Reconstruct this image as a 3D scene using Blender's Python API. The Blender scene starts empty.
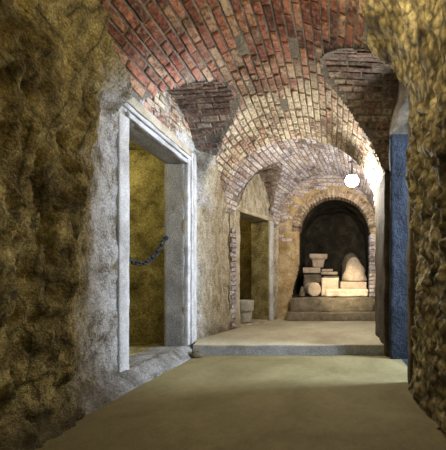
import bpy, bmesh, math, random
from mathutils import Vector, Matrix, noise

random.seed(7)
S = bpy.context.scene
C = S.collection
PI = math.pi
H = 0.95          # camera height above the lower floor
F = 300.0         # focal length in pixels of the 446 x 450 frame
UP = 0.127        # raised floor level
SILL = 0.585      # alcove floor level

# ------------------------------------------------------------------ helpers
def link(o, parent=None):
    C.objects.link(o)
    if parent is not None:
        o.parent = parent
    return o

def obj(name, verts, faces, mats, parent=None, smooth=True, mat_idx=None, tint=None):
    me = bpy.data.meshes.new(name)
    me.from_pydata([tuple(v) for v in verts], [], faces)
    if not isinstance(mats, (list, tuple)):
        mats = [mats]
    for m in mats:
        me.materials.append(m)
    if mat_idx is not None:
        me.polygons.foreach_set('material_index', mat_idx)
    me.polygons.foreach_set('use_smooth', [smooth] * len(me.polygons))
    if tint is not None:
        a = me.attributes.new('tint', 'FLOAT_COLOR', 'FACE')
        flat = []
        for t in tint:
            flat += [t[0], t[1], t[2], 1.0]
        a.data.foreach_set('color', flat)
    me.update()
    return link(bpy.data.objects.new(name, me), parent)

def obj_bm(name, bm, mats, parent=None, smooth=True):
    me = bpy.data.meshes.new(name)
    bmesh.ops.recalc_face_normals(bm, faces=bm.faces[:])
    bm.to_mesh(me)
    bm.free()
    if not isinstance(mats, (list, tuple)):
        mats = [mats]
    for m in mats:
        me.materials.append(m)
    me.polygons.foreach_set('use_smooth', [smooth] * len(me.polygons))
    me.update()
    return link(bpy.data.objects.new(name, me), parent)

def empty(name, loc=(0, 0, 0), rz=0.0):
    o = bpy.data.objects.new(name, None)
    o.empty_display_size = 0.1
    o.location = loc
    o.rotation_euler = (0, 0, rz)
    return link(o)

def tag(o, label, cat, group=None, kind=None):
    o['label'] = label
    o['category'] = cat
    if group:
        o['group'] = group
    if kind:
        o['kind'] = kind
    return o

def struct(o, label, cat):
    return tag(o, label, cat, kind='structure')

def fr(p, scale, octv=4, h=0.9):
    return noise.fractal(Vector(p) * scale, h, 2.1, octv)

def sstep(a, b, x):
    if a == b:
        return 0.0 if x < a else 1.0
    t = max(0.0, min(1.0, (x - a) / (b - a)))
    return t * t * (3 - 2 * t)

def lerp(a, b, t):
    return a + (b - a) * t

def poly_at(pts, y):
    """piecewise linear value of pts [(y, value)]"""
    if y <= pts[0][0]:
        return pts[0][1]
    for (a, va), (b, vb) in zip(pts, pts[1:]):
        if y <= b:
            return lerp(va, vb, (y - a) / (b - a))
    return pts[-1][1]

# ------------------------------------------------------------------ materials
def new_mat(name):
    m = bpy.data.materials.new(name)
    m.use_nodes = True
    nt = m.node_tree
    nt.nodes.clear()
    out = nt.nodes.new('ShaderNodeOutputMaterial')
    bs = nt.nodes.new('ShaderNodeBsdfPrincipled')
    nt.links.new(bs.outputs[0], out.inputs[0])
    bs.inputs['Roughness'].default_value = 0.85
    bs.inputs['Specular IOR Level'].default_value = 0.25
    return m, nt, bs

def nd(nt, typ, **kw):
    n = nt.nodes.new(typ)
    for k, v in kw.items():
        setattr(n, k, v)
    return n

def setin(nt, node, key, val):
    s = node.inputs[key]
    if hasattr(val, 'links') or isinstance(val, bpy.types.NodeSocket):
        nt.links.new(val, s)
    else:
        s.default_value = val

def coords(nt):
    return nd(nt, 'ShaderNodeNewGeometry').outputs['Position']

def objco(nt):
    return nd(nt, 'ShaderNodeTexCoord').outputs['Object']

def noise_n(nt, vec, scale, detail=5, rough=0.6, dist=0.0):
    n = nd(nt, 'ShaderNodeTexNoise')
    nt.links.new(vec, n.inputs['Vector'])
    n.inputs['Scale'].default_value = scale
    n.inputs['Detail'].default_value = detail
    n.inputs['Roughness'].default_value = rough
    n.inputs['Distortion'].default_value = dist
    return n.outputs[0]

def ramp(nt, fac, stops):
    r = nd(nt, 'ShaderNodeValToRGB')
    nt.links.new(fac, r.inputs[0])
    e = r.color_ramp.elements
    while len(e) > 1:
        e.remove(e[-1])
    e[0].position = stops[0][0]
    c = stops[0][1]
    e[0].color = (c[0], c[1], c[2], 1)
    for p, c in stops[1:]:
        k = e.new(p)
        k.color = (c[0], c[1], c[2], 1)
    return r.outputs[0]

def g(v):
    return (v, v, v)

def mix(nt, fac, a, b, mode='MIX'):
    n = nd(nt, 'ShaderNodeMixRGB', blend_type=mode)
    for i, v in enumerate((fac, a, b)):
        if isinstance(v, bpy.types.NodeSocket):
            nt.links.new(v, n.inputs[i])
        elif i == 0:
            n.inputs[0].default_value = v
        else:
            n.inputs[i].default_value = (v[0], v[1], v[2], 1)
    return n.outputs[0]

def math_n(nt, op, a, b=None, clamp=False):
    n = nd(nt, 'ShaderNodeMath', operation=op, use_clamp=clamp)
    for i, v in enumerate((a, b)):
        if v is None:
            continue
        if isinstance(v, bpy.types.NodeSocket):
            nt.links.new(v, n.inputs[i])
        else:
            n.inputs[i].default_value = v
    return n.outputs[0]

def bump(nt, bs, height, strength, dist=0.02):
    b = nd(nt, 'ShaderNodeBump')
    b.inputs['Strength'].default_value = strength
    b.inputs['Distance'].default_value = dist
    nt.links.new(height, b.inputs['Height'])
    nt.links.new(b.outputs[0], bs.inputs['Normal'])

def axis(nt, vec, i):
    s = nd(nt, 'ShaderNodeSeparateXYZ')
    nt.links.new(vec, s.inputs[0])
    return s.outputs[i]

def maprange(nt, v, a, b, lo=0.0, hi=1.0):
    n = nd(nt, 'ShaderNodeMapRange', interpolation_type='SMOOTHSTEP')
    nt.links.new(v, n.inputs[0])
    n.inputs[1].default_value = a
    n.inputs[2].default_value = b
    n.inputs[3].default_value = lo
    n.inputs[4].default_value = hi
    return n.outputs[0]

def stone_mat(name, cols, scale=3.0, speck=60.0, speck_amt=0.35, bstr=0.6, bscale=25.0, bdist=0.02, rough=0.9, local=False):
    m, nt, bs = new_mat(name)
    p = objco(nt) if local else coords(nt)
    n1 = noise_n(nt, p, scale, 6, 0.65, 0.4)
    n = len(cols)
    col = ramp(nt, n1, [(0.3 + 0.4 * i / max(1, n - 1), c) for i, c in enumerate(cols)])
    n2 = noise_n(nt, p, speck, 3, 0.7)
    col = mix(nt, speck_amt, col, ramp(nt, n2, [(0.3, g(0.05)), (0.5, g(0.5)), (0.72, g(1.0))]), 'OVERLAY')
    nt.links.new(col, bs.inputs['Base Color'])
    bs.inputs['Roughness'].default_value = rough
    h = math_n(nt, 'ADD', noise_n(nt, p, bscale, 6, 0.7), math_n(nt, 'MULTIPLY', n2, 0.35))
    bump(nt, bs, h, bstr, bdist)
    return m

M = {}
# left wall: bare rock near the viewer, grey-white plaster round the doorways, buff render further on
def left_mat():
    m, nt, bs = new_mat('rock_and_plaster')
    p = coords(nt)
    y, z = axis(nt, p, 1), axis(nt, p, 2)
    nA = noise_n(nt, p, 2.2, 7, 0.65, 0.6)
    nB = noise_n(nt, p, 9.0, 6, 0.7, 0.3)
    nC = noise_n(nt, p, 70.0, 3, 0.7)
    rock = ramp(nt, nA, [(0.28, (0.09, 0.066, 0.025)), (0.40, (0.23, 0.178, 0.065)), (0.53, (0.42, 0.34, 0.13)), (0.68, (0.58, 0.49, 0.22))])
    pt = nd(nt, 'ShaderNodeTexNoise'); pt.inputs['Scale'].default_value = 8.0; pt.inputs['Detail'].default_value = 9; pt.inputs['Roughness'].default_value = 0.8
    mp = nd(nt, 'ShaderNodeMapping'); mp.inputs['Scale'].default_value = (1.2, 1.3, 0.55)
    nt.links.new(p, mp.inputs[0]); nt.links.new(mp.outputs[0], pt.inputs['Vector'])
    rock = mix(nt, 1.0, rock, ramp(nt, pt.outputs[0], [(0.34, g(0.3)), (0.47, g(0.95)), (0.62, g(1.35))]), 'MULTIPLY')
    wv = nd(nt, 'ShaderNodeMixRGB'); wv.inputs[0].default_value = 0.22
    wn = nd(nt, 'ShaderNodeTexNoise'); wn.inputs['Scale'].default_value = 2.5; wn.inputs['Detail'].default_value = 6
    nt.links.new(mp.outputs[0], wn.inputs['Vector']); nt.links.new(mp.outputs[0], wv.inputs[1]); nt.links.new(wn.outputs[1], wv.inputs[2])
    vo = nd(nt, 'ShaderNodeTexVoronoi', feature='DISTANCE_TO_EDGE'); vo.inputs['Scale'].default_value = 4.5
    nt.links.new(wv.outputs[0], vo.inputs['Vector'])
    rock = mix(nt, 0.8, rock, ramp(nt, vo.outputs['Distance'], [(0.0, g(0.15)), (0.035, g(0.75)), (0.10, g(1.0))]), 'MULTIPLY')
    rock = mix(nt, 0.6, rock, ramp(nt, nB, [(0.3, g(0.12)), (0.5, g(0.5)), (0.7, g(0.85))]), 'OVERLAY')
    plas = ramp(nt, noise_n(nt, p, 3.5, 7, 0.7, 0.3), [(0.34, (0.15, 0.115, 0.06)), (0.43, (0.36, 0.32, 0.25)), (0.5, (0.55, 0.53, 0.49)), (0.62, (0.72, 0.71, 0.69))])
    plas = mix(nt, 0.85, plas, ramp(nt, nB, [(0.3, g(0.15)), (0.5, g(0.5)), (0.75, g(0.75))]), 'OVERLAY')
    buff = ramp(nt, pt.outputs[0], [(0.34, (0.22, 0.16, 0.08)), (0.47, (0.46, 0.39, 0.26)), (0.6, (0.66, 0.60, 0.48))])
    wy = math_n(nt, 'ADD', y, math_n(nt, 'MULTIPLY', math_n(nt, 'SUBTRACT', nA, 0.5), 1.3))
    wy2 = math_n(nt, 'SUBTRACT', wy, math_n(nt, 'MULTIPLY', math_n(nt, 'SUBTRACT', z, 1.2), 0.10))
    col = mix(nt, maprange(nt, wy2, 2.08, 2.5), rock, plas)
    col = mix(nt, maprange(nt, wy, 4.0, 4.35), col, buff)
    col = mix(nt, 0.6, col, ramp(nt, nC, [(0.3, g(0.05)), (0.5, g(0.5)), (0.7, g(0.95))]), 'OVERLAY')
    col = mix(nt, 0.6, col, ramp(nt, noise_n(nt, p, 42.0, 8, 0.8, 0.2), [(0.36, g(0.12)), (0.46, g(0.85)), (0.6, g(1.15))]), 'MULTIPLY')
    # damp brown foot of the wall with its own ragged edge
    foot = maprange(nt, math_n(nt, 'ADD', z, math_n(nt, 'MULTIPLY', math_n(nt, 'SUBTRACT', nB, 0.5), 0.6)), 0.0, 0.38, 0.8, 0.0)
    col = mix(nt, foot, col, (0.12, 0.10, 0.06))
    nt.links.new(col, bs.inputs['Base Color'])
    h = math_n(nt, 'ADD', noise_n(nt, p, 14, 8, 0.75), math_n(nt, 'MULTIPLY', nC, 0.4))
    bump(nt, bs, h, 1.0, 0.06)
    return m
M['left'] = left_mat()

def right_mat():
    m, nt, bs = new_mat('pebbly_rock')
    p = coords(nt)
    n0 = noise_n(nt, p, 4, 5, 0.6, 0.3)
    v = nd(nt, 'ShaderNodeTexVoronoi')
    warp = nd(nt, 'ShaderNodeMixRGB')
    warp.inputs[0].default_value = 0.08
    nt.links.new(p, warp.inputs[1])
    nn = nd(nt, 'ShaderNodeTexNoise')
    nn.inputs['Scale'].default_value = 6
    nt.links.new(p, nn.inputs['Vector'])
    nt.links.new(nn.outputs[1], warp.inputs[2])
    nt.links.new(warp.outputs[0], v.inputs['Vector'])
    v.inputs['Scale'].default_value = 17
    n1 = noise_n(nt, p, 28, 5, 0.7)
    col = ramp(nt, n0, [(0.34, (0.10, 0.075, 0.035)), (0.5, (0.30, 0.245, 0.125)), (0.66, (0.52, 0.44, 0.25))])
    col = mix(nt, 0.85, col, ramp(nt, v.outputs['Distance'], [(0.1, g(1.2)), (0.45, g(0.85)), (0.7, g(0.2))]), 'MULTIPLY')
    col = mix(nt, 0.5, col, ramp(nt, n1, [(0.3, g(0.1)), (0.5, g(0.5)), (0.7, g(0.9))]), 'OVERLAY')
    nt.links.new(col, bs.inputs['Base Color'])
    h = math_n(nt, 'SUBTRACT', math_n(nt, 'MULTIPLY', n1, 0.9), v.outputs['Distance'])
    bump(nt, bs, h, 0.9, 0.028)
    return m
M['right'] = right_mat()

def brick_mat(name, stops, wash, wash_y, mortarish=0.25):
    """per-brick colours from the brick's own tint, plus patches of old limewash"""
    m, nt, bs = new_mat(name)
    p = coords(nt)
    at = nd(nt, 'ShaderNodeAttribute', attribute_name='tint')
    sp = nd(nt, 'ShaderNodeSeparateColor')
    nt.links.new(at.outputs['Color'], sp.inputs[0])
    col = ramp(nt, sp.outputs[0], stops)
    n1 = noise_n(nt, p, 26, 5, 0.7, 0.2)
    n2 = noise_n(nt, p, 2.6, 5, 0.65, 0.5)
    n3 = noise_n(nt, p, 90, 3, 0.7)
    col = mix(nt, 0.7, col, ramp(nt, n1, [(0.3, g(0.12)), (0.5, g(0.5)), (0.72, g(0.85))]), 'OVERLAY')
    col = mix(nt, ramp(nt, noise_n(nt, p, 13, 7, 0.75, 0.3), [(0.54, g(0.0)), (0.64, g(0.7))]), col, (0.36, 0.32, 0.26))
    y = axis(nt, p, 1)
    x = axis(nt, p, 0)
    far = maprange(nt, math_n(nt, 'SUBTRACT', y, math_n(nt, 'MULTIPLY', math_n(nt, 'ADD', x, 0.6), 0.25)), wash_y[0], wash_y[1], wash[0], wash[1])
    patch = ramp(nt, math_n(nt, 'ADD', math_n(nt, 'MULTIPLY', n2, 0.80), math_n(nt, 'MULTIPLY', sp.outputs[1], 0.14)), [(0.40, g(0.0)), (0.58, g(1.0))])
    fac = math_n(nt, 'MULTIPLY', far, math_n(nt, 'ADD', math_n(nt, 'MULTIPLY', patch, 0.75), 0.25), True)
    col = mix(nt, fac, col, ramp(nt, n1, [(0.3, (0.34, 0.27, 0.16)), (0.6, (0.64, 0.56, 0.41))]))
    grime = ramp(nt, math_n(nt, 'MULTIPLY', n2, n1), [(0.16, g(0.25)), (0.28, g(1.0))])
    col = mix(nt, 0.8, col, grime, 'MULTIPLY')
    nt.links.new(col, bs.inputs['Base Color'])
    bump(nt, bs, math_n(nt, 'ADD', n1, math_n(nt, 'MULTIPLY', n3, 0.5)), 0.7, 0.012)
    return m
RED = [(0.0, (0.12, 0.05, 0.035)), (0.2, (0.23, 0.075, 0.05)), (0.55, (0.34, 0.115, 0.075)), (0.82, (0.42, 0.18, 0.11)), (0.95, (0.40, 0.25, 0.16)), (1.0, (0.45, 0.36, 0.27))]
PALE = [(0.0, (0.22, 0.15, 0.15)), (0.3, (0.35, 0.28, 0.29)), (0.6, (0.44, 0.39, 0.43)), (1.0, (0.56, 0.53, 0.58))]
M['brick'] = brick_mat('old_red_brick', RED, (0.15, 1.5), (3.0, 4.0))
M['brick_dark'] = brick_mat('dark_brown_brick', [(0.0, (0.10, 0.065, 0.05)), (0.35, (0.20, 0.11, 0.085)), (0.7, (0.28, 0.19, 0.14)), (1.0, (0.34, 0.28, 0.22))], (0.2, 0.2), (2, 4))  # darker brown brick for the side vaults
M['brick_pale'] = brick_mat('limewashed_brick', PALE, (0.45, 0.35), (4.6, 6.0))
M['brick_ring'] = brick_mat('orange_brown_brick', [(0.0, (0.15, 0.085, 0.055)), (0.5, (0.30, 0.19, 0.12)), (1.0, (0.42, 0.33, 0.24))], (0.2, 0.3), (5, 6))
M['mortar'] = stone_mat('lime_mortar', [(0.09, 0.08, 0.06), (0.20, 0.175, 0.14), (0.34, 0.30, 0.25)], 5, 60, 0.4, 0.8, 30)
M['granite'] = stone_mat('grey_granite', [(0.20, 0.19, 0.18), (0.30, 0.285, 0.265), (0.40, 0.385, 0.36)], 3, 95, 0.85, 0.5, 60, 0.01)
M['frame'] = stone_mat('pale_dressed_stone', [(0.28, 0.27, 0.25), (0.43, 0.42, 0.40), (0.56, 0.555, 0.54)], 5, 110, 0.5, 0.5, 40, 0.012)
M['frame_buff'] = stone_mat('buff_dressed_stone', [(0.22, 0.18, 0.11), (0.36, 0.31, 0.22), (0.5, 0.45, 0.36)], 4, 90, 0.45, 0.6, 30, 0.015)
M['dark_stone'] = stone_mat('dark_brown_stone', [(0.06, 0.05, 0.03), (0.12, 0.095, 0.06), (0.2, 0.165, 0.11)], 4, 60, 0.5, 0.8, 18, 0.03)
M['reveal'] = stone_mat('rough_grey_render', [(0.013, 0.017, 0.025), (0.026, 0.033, 0.047), (0.05, 0.06, 0.08)], 5, 50, 0.4, 0.8, 20, 0.03)
M['ochre'] = stone_mat('ochre_rock', [(0.10, 0.08, 0.03), (0.29, 0.24, 0.095), (0.46, 0.40, 0.19)], 4, 45, 0.6, 1.0, 16, 0.04)
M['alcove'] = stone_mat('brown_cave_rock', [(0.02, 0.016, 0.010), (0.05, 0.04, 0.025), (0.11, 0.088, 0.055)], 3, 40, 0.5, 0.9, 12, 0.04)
M['marble'] = stone_mat('warm_white_limestone', [(0.42, 0.34, 0.23), (0.6, 0.51, 0.38), (0.72, 0.64, 0.5)], 6, 70, 0.35, 0.5, 30, 0.012, local=True)
M['limestone'] = stone_mat('pinkish_buff_limestone', [(0.36, 0.27, 0.19), (0.52, 0.41, 0.3), (0.62, 0.52, 0.4)], 6, 70, 0.35, 0.6, 25, 0.015, local=True)
M['brownstone'] = stone_mat('weathered_brown_stone', [(0.10, 0.08, 0.05), (0.19, 0.155, 0.1), (0.29, 0.24, 0.17)], 6, 60, 0.5, 0.8, 22, 0.02, local=True)
M['greystone'] = stone_mat('weathered_grey_stone', [(0.26, 0.24, 0.2), (0.38, 0.355, 0.3), (0.5, 0.475, 0.41)], 5, 80, 0.45, 0.7, 25, 0.015, local=True)

def floor_mat(name='sandy_concrete', lo=(0.125, 0.103, 0.044), mid=(0.178, 0.150, 0.068), hi=(0.235, 0.20, 0.098)):
    m, nt, bs = new_mat(name)
    p = coords(nt)
    n1 = noise_n(nt, p, 1.3, 6, 0.6, 0.5)
    n2 = noise_n(nt, p, 120, 4, 0.75)
    n3 = noise_n(nt, p, 14, 5, 0.7)
    col = ramp(nt, n1, [(0.3, lo), (0.5, mid), (0.7, hi)])
    col = mix(nt, 0.5, col, ramp(nt, n2, [(0.3, g(0.2)), (0.5, g(0.5)), (0.7, g(0.8))]), 'OVERLAY')
    col = mix(nt, 0.25, col, ramp(nt, n3, [(0.3, g(0.25)), (0.5, g(0.5)), (0.7, g(0.75))]), 'OVERLAY')
    nt.links.new(col, bs.inputs['Base Color'])
    bs.inputs['Roughness'].default_value = 0.8
    bump(nt, bs, math_n(nt, 'ADD', n2, n3), 0.35, 0.008)
    return m
M['floor'] = floor_mat()
M['floor_pale'] = floor_mat('pale_sandy_screed', (0.27, 0.235, 0.15), (0.37, 0.33, 0.225), (0.46, 0.42, 0.30))
M['shade_stone'] = stone_mat('shade_darkened_stone', [(0.02, 0.016, 0.010), (0.05, 0.04, 0.024), (0.10, 0.08, 0.05)], 4, 60, 0.5, 0.8, 18, 0.03)  # pilaster stone, colour darkened to stand in for shade
M['pier'] = stone_mat('orange_buff_render', [(0.24, 0.15, 0.06), (0.42, 0.30, 0.15), (0.58, 0.46, 0.29)], 3.5, 60, 0.5, 0.8, 18, 0.03)
M['foot'] = stone_mat('dirty_grey_mortar', [(0.09, 0.08, 0.06), (0.20, 0.19, 0.17), (0.33, 0.32, 0.30)], 6, 60, 0.6, 0.9, 16, 0.04)
M['step'] = stone_mat('grey_cement', [(0.24, 0.235, 0.22), (0.33, 0.325, 0.31), (0.41, 0.405, 0.39)], 5, 90, 0.6, 0.6, 40, 0.01)

def plain(name, col, rough=0.5, metal=0.0, emit=None, strength=0.0):
    m, nt, bs = new_mat(name)
    p = objco(nt)
    n = noise_n(nt, p, 60, 3)
    c = mix(nt, 0.25, col, ramp(nt, n, [(0.35, g(0.25)), (0.65, g(0.75))]), 'OVERLAY')
    nt.links.new(c, bs.inputs['Base Color'])
    bs.inputs['Roughness'].default_value = rough
    bs.inputs['Metallic'].default_value = metal
    if emit:
        bs.inputs['Emission Color'].default_value = (*emit, 1)
        bs.inputs['Emission Strength'].default_value = strength
    return m
M['iron'] = plain('blackened_iron', (0.035, 0.04, 0.05), 0.5, 0.7)
M['lamp_glass'] = plain('lit_lamp_glass', (0.9, 0.9, 0.88), 0.3, 0.0, (1.0, 0.97, 0.9), 30.0)
M['lamp_body'] = plain('grey_painted_metal', (0.2, 0.2, 0.2), 0.5, 0.3)

# ------------------------------------------------------------------ vault geometry
SPR = 2.05
def L1(y): return poly_at([(4.1, -1.87), (4.75, -1.78)], y)
def R1(y): return poly_at([(2.4, 0.68), (4.1, 0.69), (4.75, 0.64)], y)
def K1(y): return poly_at([(3.5, 1.27), (4.0, 1.24), (4.75, 1.13)], y)
def L2(y): return poly_at([(4.6, -1.80), (5.2, -1.66), (6.0, -1.34), (6.35, -1.2)], y)
def R2(y): return poly_at([(4.6, 0.86), (6.4, 0.86)], y)
def K2(y): return poly_at([(4.6, 1.22), (6.35, 1.12)], y)

class Barrel:
    def __init__(s, L, R, K): s.L, s.R, s.K = L, R, K
    def pt(s, y, t, off=0.0):
        """t from 0 (right springing) to pi (left springing); off moves outward"""
        a = (s.R(y) - s.L(y)) / 2
        c = (s.R(y) + s.L(y)) / 2
        n = Vector((math.cos(t) / a, 0, math.sin(t) / s.K(y))).normalized()
        return Vector((c + a * math.cos(t), y, SPR + s.K(y) * math.sin(t))) + n * off
    def inside(s, p, m=0.0):
        a = (s.R(p.y) - s.L(p.y)) / 2 - m
        c = (s.R(p.y) + s.L(p.y)) / 2
        k = s.K(p.y) - m
        if p.z < SPR:
            return abs(p.x - c) < a
        return ((p.x - c) / a) ** 2 + ((p.z - SPR) / k) ** 2 < 1

class Lunette:
    """small vault running out sideways from the barrel: origin at wall, axis direction ax (plan) towards the barrel"""
    def __init__(s, o, ang, w, spring, rise, slope, x0, x1):
        s.o = Vector(o); s.ax = Vector((math.cos(ang), math.sin(ang), 0)); s.sd = Vector((-math.sin(ang), math.cos(ang), 0))
        s.w, s.spring, s.rise, s.slope, s.x0, s.x1 = w, spring, rise, slope, x0, x1
    def pt(s, u, t, off=0.0):
        k = s.rise + s.slope * u
        n = (s.sd * (math.cos(t) / s.w) + Vector((0, 0, math.sin(t) / k))).normalized()
        return s.o + s.ax * u + s.sd * (s.w * math.cos(t)) + Vector((0, 0, s.spring + k * math.sin(t))) + n * off
    def inside(s, p, m=0.0):
        d = p - s.o
        u = d.x * s.ax.x + d.y * s.ax.y
        v = d.x * s.sd.x + d.y * s.sd.y
        if u < s.x0 - 0.3 or u > s.x1 + 0.2:
            return False
        if p.z < s.spring:
            return abs(v) < s.w - m
        k = s.rise + s.slope * u
        return (v / (s.w - m)) ** 2 + ((p.z - s.spring) / (k - m)) ** 2 < 1

B1 = Barrel(L1, R1, K1)
B2 = Barrel(L2, R2, K2)
LA = Lunette((-1.93, 3.53, 0), 0.0, 0.70, 2.40, 0.72, 0.06, -0.1, 1.3)
LB = Lunette((0.72, 3.18, 0), PI, 0.76, 2.42, 0.78, 0.03, -0.1, 1.3)
ang2 = math.atan2(-0.31, 0.80)
LC = Lunette((-1.53, 5.62, 0), ang2, 0.46, 2.32, 0.66, 0.10, -0.1, 1.0)

def cover_edge(y):
    if y < 2.75:
        return (max(2.58, 2.83 - 0.55 * (y - 2.02)), 1.0 - sstep(2.60, 2.67, y))
    if 4.08 < y < 4.95:
        return (2.68 - 0.58 * (y - 4.15), sstep(4.08, 4.22, y))
    return None
def over_rough(p):
    """right haunch near the viewer is rendered over with rough pebbly plaster"""
    e = cover_edge(p.y) if p.x < -0.9 else None
    if e is not None and e[1] > 0.5 and p.z < e[0] - 0.06:
        return True
    n = fr(p, 2.3, 3)
    lim = 0.24 + 0.10 * n - 0.06 * (2.2 - p.y)
    return p.x > lim and p.y < 2.62 + 0.12 * n

def grid_surface(name, ptf, us, vs, keep, mats, disp, mat_of=None, smooth=True):
    V, idx = [], {}
    nu, nv = len(us), len(vs)
    P = [[ptf(u, v, 0.0) for v in vs] for u in us]
    N = [[(ptf(u, v, 0.01) - P[i][j]).normalized() for j, v in enumerate(vs)] for i, u in enumerate(us)]
    faces, mi = [], []
    def vid(i, j):
        k = (i, j)
        if k not in idx:
            idx[k] = len(V)
            V.append(P[i][j] + N[i][j] * disp(P[i][j]))
        return idx[k]
    for i in range(nu - 1):
        for j in range(nv - 1):
            c = (P[i][j] + P[i + 1][j + 1]) / 2
            if keep(c):
                faces.append((vid(i, j), vid(i + 1, j), vid(i + 1, j + 1), vid(i, j + 1)))
                mi.append(mat_of(c) if mat_of else 0)
    return obj(name, V, faces, mats, smooth=smooth, mat_idx=mi)

def frange(a, b, step):
    n = max(1, int(round((b - a) / step)))
    return [a + (b - a) * i / n for i in range(n + 1)]

class Bricks:
    def __init__(s): s.V, s.Fc, s.T = [], [], []
    def quadbrick(s, fn, u0, u1, v0, v1, h, inset=(0.006, 0.006), back=0.025, jit=0.004):
        """fn(u, v, off): off>0 goes into the masonry; the face stands h proud of the mortar"""
        r = random.uniform
        b = len(s.V)
        t = (random.random(), random.random(), random.random())
        iu, iv = inset
        nseg = 2
        us = [lerp(u0, u1, k / nseg) for k in range(nseg + 1)]
        tilt = [r(-0.004, 0.004) for _ in range(4)]
        base, mid, top = [], [], []
        ring = [(u, v0) for u in us] + [(u, v1) for u in reversed(us)]
        cu, cv = (u0 + u1) / 2, (v0 + v1) / 2
        for (u, v) in ring:
            ju, jv = r(-jit, jit) * (s.su), r(-jit, jit) * (s.sv)
            base.append(fn(u + ju, v + jv, back))
            e = h + r(-0.003, 0.003)
            mid.append(fn(u + ju, v + jv, -e * 0.55))
            du = iu * s.su * (1 if u < cu - 1e-6 else -1 if u > cu + 1e-6 else 0)
            dv = iv * s.sv * (1 if v < cv else -1)
            top.append(fn(u + ju + du, v + jv + dv, -e))
        n = len(ring)
        s.V += base + mid + top
        for k in range(n):
            k2 = (k + 1) % n
            s.Fc.append((b + k, b + k2, b + n + k2, b + n + k)); s.T.append(t)
            s.Fc.append((b + n + k, b + n + k2, b + 2 * n + k2, b + 2 * n + k)); s.T.append(t)
        # top: nseg quads
        for k in range(nseg):
            a = b + 2 * n
            s.Fc.append((a + k, a + k + 1, a + n - 2 - k, a + n - 1 - k)); s.T.append(t)
    su = 1.0
    sv = 1.0
    def course_field(s, fn, ulo, uhi, vlo, vhi, vstep, length, gap, sv, keep, hmean=0.012):
        """lay courses along u; v is an angle scaled by sv (angle per metre)"""
        s.su, s.sv = 1.0, sv
        v = vlo
        row = 0
        while v < vhi - vstep * sv * 0.5:
            vs = vstep * sv * random.uniform(0.92, 1.08)
            u = ulo + (0.5 * length if row % 2 else 0.0) * random.uniform(0.7, 1.2) - length
            while u < uhi:
                ln = length * random.uniform(0.82, 1.12)
                if random.random() < 0.1:
                    ln *= 0.55
                a, bq = u + gap / 2, min(u + ln - gap / 2, uhi)
                a = max(a, ulo)
                va, vb = v + gap * 0.5 * sv, v + vs - gap * 0.5 * sv
                if bq - a > 0.04 and random.random() > 0.012:
                    ok = [keep(fn(lerp(a, bq, k / 8), (va + vb) / 2, 0)) for k in range(9)]
                    if all(ok):
                        s.quadbrick(fn, a, bq, va, vb, hmean + random.uniform(-0.006, 0.009))
                    elif any(ok):
                        ks = [k for k in range(9) if ok[k]]
                        k0, k1 = ks[0], ks[-1]
                        a2, b2 = lerp(a, bq, k0 / 8), lerp(a, bq, k1 / 8)
                        if b2 - a2 > 0.03:
                            s.quadbrick(fn, a2, b2, va, vb, hmean + random.uniform(-0.006, 0.006))
                u += ln
            v += vs
            row += 1
    def build(s, name, mat, parent=None):
        return obj(name, s.V, s.Fc, mat, parent, smooth=False, tint=s.T)

def arcscale(B, y):
    a = (B.R(y) - B.L(y)) / 2
    return 1.0 / ((a + B.K(y)) / 2)

# near vault ---------------------------------------------------------------
VEND = 4.72
def notch(p):
    # flat start of the side vault right above the near door jamb
    return p.x < -1.3 and 2.36 < p.y < 3.0 and p.z < max(2.55, 2.60 + (p.y - 2.75) * 1.15)
def keep1(p): return not LA.inside(p, 0.0) and not LB.inside(p, 0.0) and not notch(p)
def wav(p): return 0.018 * fr(p, 1.7, 3)
def b1fn(u, t, off): 
    q = B1.pt(u, t, off)
    return q + (B1.pt(u, t, 1.0) - B1.pt(u, t, 0.0)) * wav(q)
def vault1_disp(p):
    d = wav(p)
    if over_rough(p) and p.x > 0:
        d -= 0.012 + 0.03 * (fr(p, 9, 4) + 0.4)
    return d
ceil = grid_surface('ceiling', B1.pt, frange(-2.0, VEND, 0.03), frange(-0.02, PI + 0.02, 0.025),
                    lambda c: keep1(c), [M['mortar'], M['right']], vault1_disp,
                    lambda c: 1 if ((over_rough(c) and c.x > 0) or c.y < 0.9) else 0)
struct(ceil, 'rough red brick barrel vault over the near part of the passage', 'ceiling')
br = Bricks()
def kb1(p): return not LA.inside(p, -0.01) and not LB.inside(p, -0.01) and not over_rough(p) and not notch(p)
br.course_field(b1fn, 0.9, VEND, 0.05, PI - 0.02, 0.087, 0.25, 0.020, arcscale(B1, 3), kb1)
br.build('brickwork', M['brick'], ceil)
# end face of the near vault (rib) towards the far bay
V, Fc = [], []
ts = frange(0, PI, 0.05)
for t in ts:
    V += [B1.pt(VEND, t, 0.0), B1.pt(VEND, t, 0.4)]
for k in range(len(ts) - 1):
    Fc.append((2 * k, 2 * k + 1, 2 * k + 3, 2 * k + 2))
obj('rib_face', V, Fc, M['mortar'], ceil)

# far vault ----------------------------------------------------------------
def keep2(p): return not LC.inside(p, 0.0)
ceil2 = grid_surface('ceiling_far_bay', B2.pt, frange(4.6, 6.42, 0.03), frange(-0.02, PI + 0.02, 0.03), keep2, M['mortar'], wav)
struct(ceil2, 'limewashed brick vault of the far bay in front of the alcove', 'ceiling')
br = Bricks()
def b2fn(u, t, off):
    q = B2.pt(u, t, off)
    return q + (B2.pt(u, t, 1.0) - B2.pt(u, t, 0.0)) * wav(q)
br.course_field(b2fn, 4.6, 6.38, 0.03, PI - 0.02, 0.085, 0.24, 0.02, arcscale(B2, 5.4), lambda p: not LC.inside(p, -0.01))
br.build('brickwork', M['brick_pale'], ceil2)

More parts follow.
